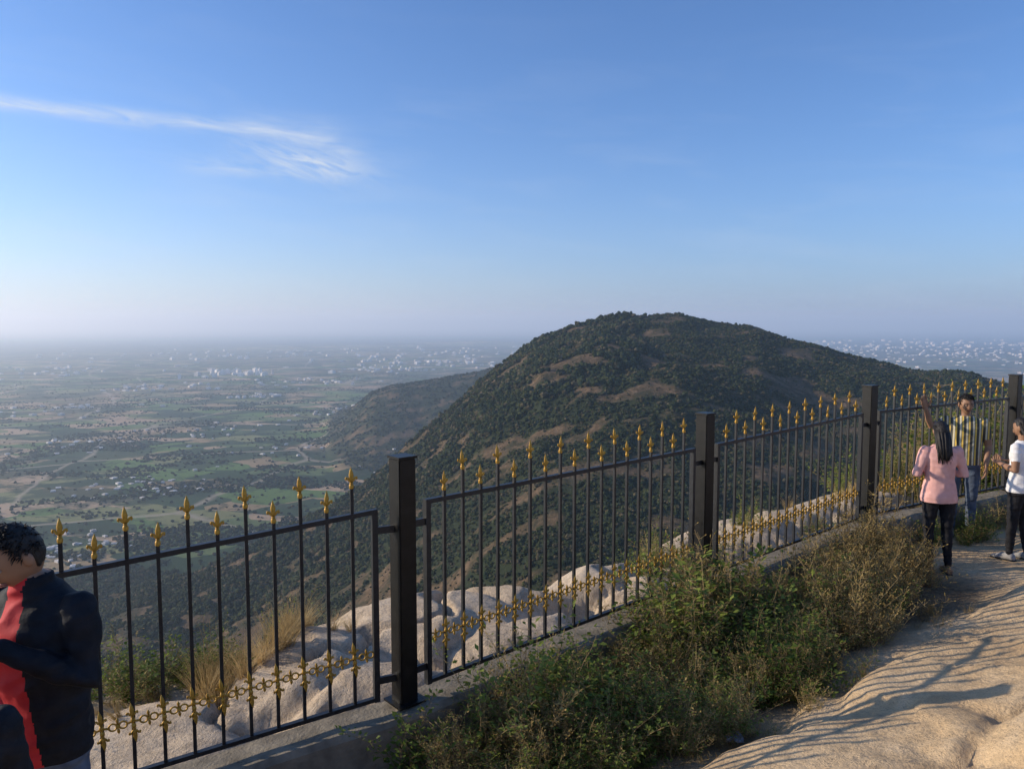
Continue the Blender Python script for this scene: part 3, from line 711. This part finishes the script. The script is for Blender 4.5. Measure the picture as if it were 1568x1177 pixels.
slip = simple('red_slipper', (.25, .04, .03), (.35, .06, .04), 20, .6, 0)
m, t, b = base_mat('printed_red_cloth'); co = t.n('ShaderNodeTexCoord').outputs['Object']
c = t.ramp(t.noise(co, 6), [(.3, (.55, .012, .018)), (.7, (.75, .03, .035))])
vo = t.n('ShaderNodeTexVoronoi', distance='CHEBYCHEV'); vo.inputs['Scale'].default_value = 26; t.l(co, vo.inputs['Vector'])
msk = t.ramp(t.noise(co, 9, 2), [(.55, 0.0), (.57, 1.0)], 'LINEAR'); sp_ = t.n('ShaderNodeSeparateColor'); t.l(vo.outputs['Color'], sp_.inputs[0])
c = t.mix(msk, c, t.ramp(sp_.outputs[0], [(0, (.7, .7, .7)), (.5, (.02, .02, .02))], 'CONSTANT'))
t.l(c, b.inputs['Base Color']); b.inputs['Roughness'].default_value = .7; redp = m
redc = simple('red_cloth', (.42, .012, .018), (.58, .025, .03), 12, .75, .4, .003)
m, t, b = base_mat('striped_cotton')
co = t.n('ShaderNodeTexCoord').outputs['Object']; sx_ = t.n('ShaderNodeSeparateXYZ'); t.l(co, sx_.inputs[0])
fr = t.m('FRACT', t.m('MULTIPLY', t.m('ADD', sx_.outputs[0], 5.0), 15.0))
t.l(t.ramp(fr, [(0, (.05, .05, .045)), (.28, (.62, .42, .08)), (.52, (.05, .05, .045)), (.62, (.55, .50, .36)), (.88, (.10, .09, .06))], 'CONSTANT'), b.inputs['Base Color']); b.inputs['Roughness'].default_value = .85
striped = m
TW = [(.80, .185, .135, 0), (.86, .190, .14, 0), (.96, .175, .125, 0), (1.07, .150, .11, 0), (1.18, .155, .12, 0), (1.28, .172, .125, 0), (1.36, .175, .11, -.005), (1.41, .13, .085, -.01), (1.445, .075, .06, -.01)]
TM = [(.84, .175, .125, 0), (.92, .178, .125, 0), (1.02, .170, .12, 0), (1.12, .172, .125, 0), (1.22, .185, .13, 0), (1.31, .198, .13, 0), (1.38, .185, .105, -.005), (1.42, .13, .085, -.01), (1.45, .075, .065, -.01)]
px, py = 4.50, 7.80
person('woman_in_pink_shirt', (px, py, gz(px, py)), (.12, 1), 1.62, TW, (V(-.165, -.005, 1.37), V(-.25, -.02, 1.11), V(-.11, .17, 1.13)), (V(.165, -.005, 1.37), V(.25, -.02, 1.11), V(.11, .17, 1.13)),
       1.35, [((-.085, 0, .88), (-.085, .02, .48), (-.075, .0, .08)), ((.085, 0, .88), (.10, .0, .48), (.12, -.02, .08))], (pink, blackc, slip), head=(0, -.45, 0), hair='long', handL=((.7, .7, .1), (0, 0, 1), .7), handR=((-.7, .7, .1), (0, 0, 1), .7), hem=.81, shoe='sandal', arm_r=1.1)
px, py = 5.56, 9.15
person('man_in_striped_shirt', (px, py, gz(px, py)), (-.45, -.9), 1.76, TM, (V(-.19, 0, 1.38), V(-.25, -.02, 1.10), V(-.22, .10, .88)), (V(.19, .0, 1.38), V(.36, .10, 1.32), V(.42, .14, 1.53)),
       .62, LEG, (striped, jean, shoeg), head=(.35, -.15, 0), handR=((.25, .05, 1), (-.4, 1, 0), .15), handL=((0, .2, -1), (1, 0, 0), .5), hem=.88, trouser=1.12)
px, py = 5.60, 8.15
person('woman_in_white_t_shirt', (px, py, gz(px, py)), (-.5, .85), 1.58, TW, (V(-.165, 0, 1.37), V(-.21, -.03, 1.10), V(-.09, .19, 1.14)), (V(.165, 0, 1.37), V(.21, -.02, 1.10), V(.09, .20, 1.16)),
       .55, [((-.085, 0, .88), (-.09, .03, .48), (-.10, .05, .08)), ((.085, 0, .88), (.09, .0, .48), (.10, -.06, .08))], (whitec, blackc, shoeg), head=(0, -.35, 0), hair='long2', handL=((.6, .7, .2), (0, 0, 1), .8), handR=((-.6, .7, .2), (0, 0, 1), .8), hem=.84, trouser=1.05)
TJ = [(.80, .19, .14, 0), (.90, .195, .145, 0), (1.02, .19, .14, 0), (1.12, .195, .145, 0), (1.22, .205, .145, 0), (1.32, .21, .135, 0), (1.385, .185, .11, -.005), (1.42, .135, .095, -.01), (1.46, .085, .078, .01), (1.50, .078, .074, .02)]
px, py = -1.78, 2.74
mj = person('man_in_black_jacket', (px, py, .02), (-.30, -.95), 1.71, TJ, (V(-.195, 0, 1.375), V(-.265, .03, 1.13), V(-.09, .22, 1.30)), (V(.195, 0, 1.375), V(.25, .04, 1.12), V(.08, .25, 1.26)),
       2.0, LEG, (navy, jean, shoeg), head=(-.30, -.5, 0), headoff=(0, .05, -.01), handL=((.4, .4, .3), (.3, .2, -1), 1.1), handR=((-.5, .1, .8), (0, -.6, .3), .9), hem=.82, chest=redc, arm_r=1.15, fold=.008, trouser=1.15, chest_w=(.12, .07, .035, .05))
bm = bmesh.new(); BX = -.10; BY = .33
ring_loft(bm, [(V(BX, BY, z), V(w_, 0, 0), V(0, d_, 0)) for z, w_, d_ in ((.96, .09, .015), (.985, .125, .04), (1.06, .135, .05), (1.15, .125, .042), (1.21, .10, .03), (1.245, .07, .012))], 28)
for v in bm.verts: v.co += Vector([noise.noise(v.co*9+V(i*5, 0, 0))*.022 for i in range(3)])
limb(bm, [(BX-.05, BY, 1.235), (BX-.02, BY-.01, 1.31), (BX+.05, BY-.02, 1.345), (BX+.07, BY-.01, 1.30), (BX+.06, BY, 1.235)], [.007]*5, 6)
finish(bm, 'printed_bag', [redp], mj)
px, py = -1.70, 2.10
person('person_in_black_jacket', (px, py, .0), (-.7, .7), 1.50, TJ, (V(-.195, 0, 1.375), V(-.25, .02, 1.11), V(-.15, .2, 1.0)), (V(.195, 0, 1.375), V(.25, .0, 1.11), V(.15, .2, 1.0)),
       2.0, LEG, (navy, blackc, shoeg), head=(.2, -.4, 0), headoff=(0, .04, 0), handL=((.3, .9, 0), (0, 0, 1), .8), handR=((-.3, .9, 0), (0, 0, 1), .8), hem=.82, arm_r=1.15, fold=.008)

# ------------------------------------------------------------------ world, sun, camera
w = bpy.data.worlds.new('World'); scene.world = w; w.use_nodes = True
t = NT(w.node_tree); bg = w.node_tree.nodes['Background']
sky = t.n('ShaderNodeTexSky', sky_type='NISHITA'); sky.sun_disc = False; sky.sun_elevation = SUN_EL; sky.sun_rotation = SUN_AZ
sky.altitude = 800; sky.air_density = 1.0; sky.dust_density = .5; sky.ozone_density = 3.0
tint = t.n('ShaderNodeMix', data_type='RGBA', blend_type='MULTIPLY'); tint.inputs[0].default_value = 1; t.l(sky.outputs[0], tint.inputs[6]); tint.inputs[7].default_value = (.86, 1.14, 1.52, 1)
g = t.n('ShaderNodeTexCoord').outputs['Generated']; sp = t.n('ShaderNodeSeparateXYZ'); t.l(g, sp.inputs[0])
az = t.m('MULTIPLY', t.m('ARCTAN2', sp.outputs[0], sp.outputs[1]), 57.2958); el = t.m('MULTIPLY', t.m('ARCSINE', sp.outputs[2]), 57.2958)
cb = t.n('ShaderNodeCombineXYZ'); t.l(t.m('MULTIPLY', az, .16), cb.inputs[0]); t.l(t.m('ADD', t.m('MULTIPLY', el, .9), t.m('MULTIPLY', az, .06)), cb.inputs[1])
wisp = t.noise(cb.outputs[0], 1.6, 6, .62, .6)
cb2 = t.n('ShaderNodeCombineXYZ'); t.l(t.m('MULTIPLY', az, .06), cb2.inputs[0]); t.l(t.m('MULTIPLY', el, .16), cb2.inputs[1]); wv = t.noise(cb2.outputs[0], 1.5, 3, .5)
cb3 = t.n('ShaderNodeCombineXYZ'); t.l(t.m('ADD', t.m('MULTIPLY', az, .35), t.m('MULTIPLY', el, .25)), cb3.inputs[0]); t.l(t.m('ADD', t.m('MULTIPLY', el, 1.0), t.m('MULTIPLY', az, .25)), cb3.inputs[1])
curl = t.noise(cb3.outputs[0], 1.1, 5, .6, 1.2)
tt = t.m('MAXIMUM', t.m('ADD', az, 21.0), 0.0)
el0 = t.m('ADD', t.m('SUBTRACT', 13.1, t.m('MULTIPLY', t.m('MULTIPLY', tt, tt), .016)), t.m('MULTIPLY', wv, .9))
def gauss(a, c_, wdt):
    q = t.m('DIVIDE', t.m('SUBTRACT', a, c_), wdt); return t.m('POWER', 2.71828, t.m('MULTIPLY', t.m('MULTIPLY', q, q), -1.0))
def mrange(v, a, b_, c_, d_):
    mr = t.n('ShaderNodeMapRange', interpolation_type='SMOOTHSTEP'); t.l(v, mr.inputs[0])
    for i, q in enumerate((a, b_, c_, d_)): mr.inputs[i+1].default_value = q
    return mr.outputs[0]
gs = gauss(el, el0, t.m('ADD', .46, t.m('MULTIPLY', tt, .10)))
st = t.m('MULTIPLY', t.m('MULTIPLY', gs, mrange(az, -9.5, -14, 0, 1)), t.ramp(wisp, [(.32, .08), (.66, .72)]))
knot = t.m('MULTIPLY', t.m('MULTIPLY', gauss(az, -14.8, 3.9), gauss(el, t.m('SUBTRACT', 9.6, t.m('MULTIPLY', az, .14)), 1.15)), t.ramp(curl, [(.36, .08), (.58, .85)]))
feath = t.m('MULTIPLY', t.m('MULTIPLY', gauss(az, -19.0, 4.0), gauss(el, 10.9, .6)), t.ramp(wisp, [(.36, 0.0), (.62, .45)]))
veil = t.m('MULTIPLY', t.ramp(t.noise(cb.outputs[0], .5, 5, .55, .5), [(.50, 0.0), (.8, .16)]), mrange(el, 22, 8, .2, 1))
fac = t.m('ADD', t.m('ADD', t.m('MAXIMUM', st, knot), feath), veil, clamp=True)
low = t.m('POWER', 2.71828, t.m('DIVIDE', t.m('MAXIMUM', el, 0.0), -5.0))
hz = t.mix(mrange(az, -50, 24, 0, 1), (6.8, 6.8, 6.9), (2.5, 2.9, 4.1))
base = t.mix(t.m('MULTIPLY', low, .9), tint.outputs[2], hz)
cl = t.mix(fac, base, (5.6, 6.2, 7.2)); t.l(cl, bg.inputs[0]); bg.inputs[1].default_value = .12
sd = bpy.data.lights.new('sun', 'SUN'); sd.energy = 5.0; sd.angle = math.radians(.5); sd.color = (1, .87, .69)
so = link(bpy.data.objects.new('sun', sd))
Sv = Vector((math.sin(SUN_AZ)*math.cos(SUN_EL), math.cos(SUN_AZ)*math.cos(SUN_EL), math.sin(SUN_EL)))
so.rotation_euler = (-Sv).to_track_quat('-Z', 'Y').to_euler()
cam = bpy.data.cameras.new('camera'); co_ = link(bpy.data.objects.new('camera', cam)); co_.location = (0, 0, CAMZ)
cam.sensor_width = 36; cam.lens = 26.4; cam.clip_start = .05; cam.clip_end = 200000
co_.rotation_euler = (math.radians(90-4.5), 0, 0)
scene.camera = co_
scene.view_settings.view_transform = 'Standard'; scene.view_settings.look = 'None'; scene.view_settings.exposure = 0
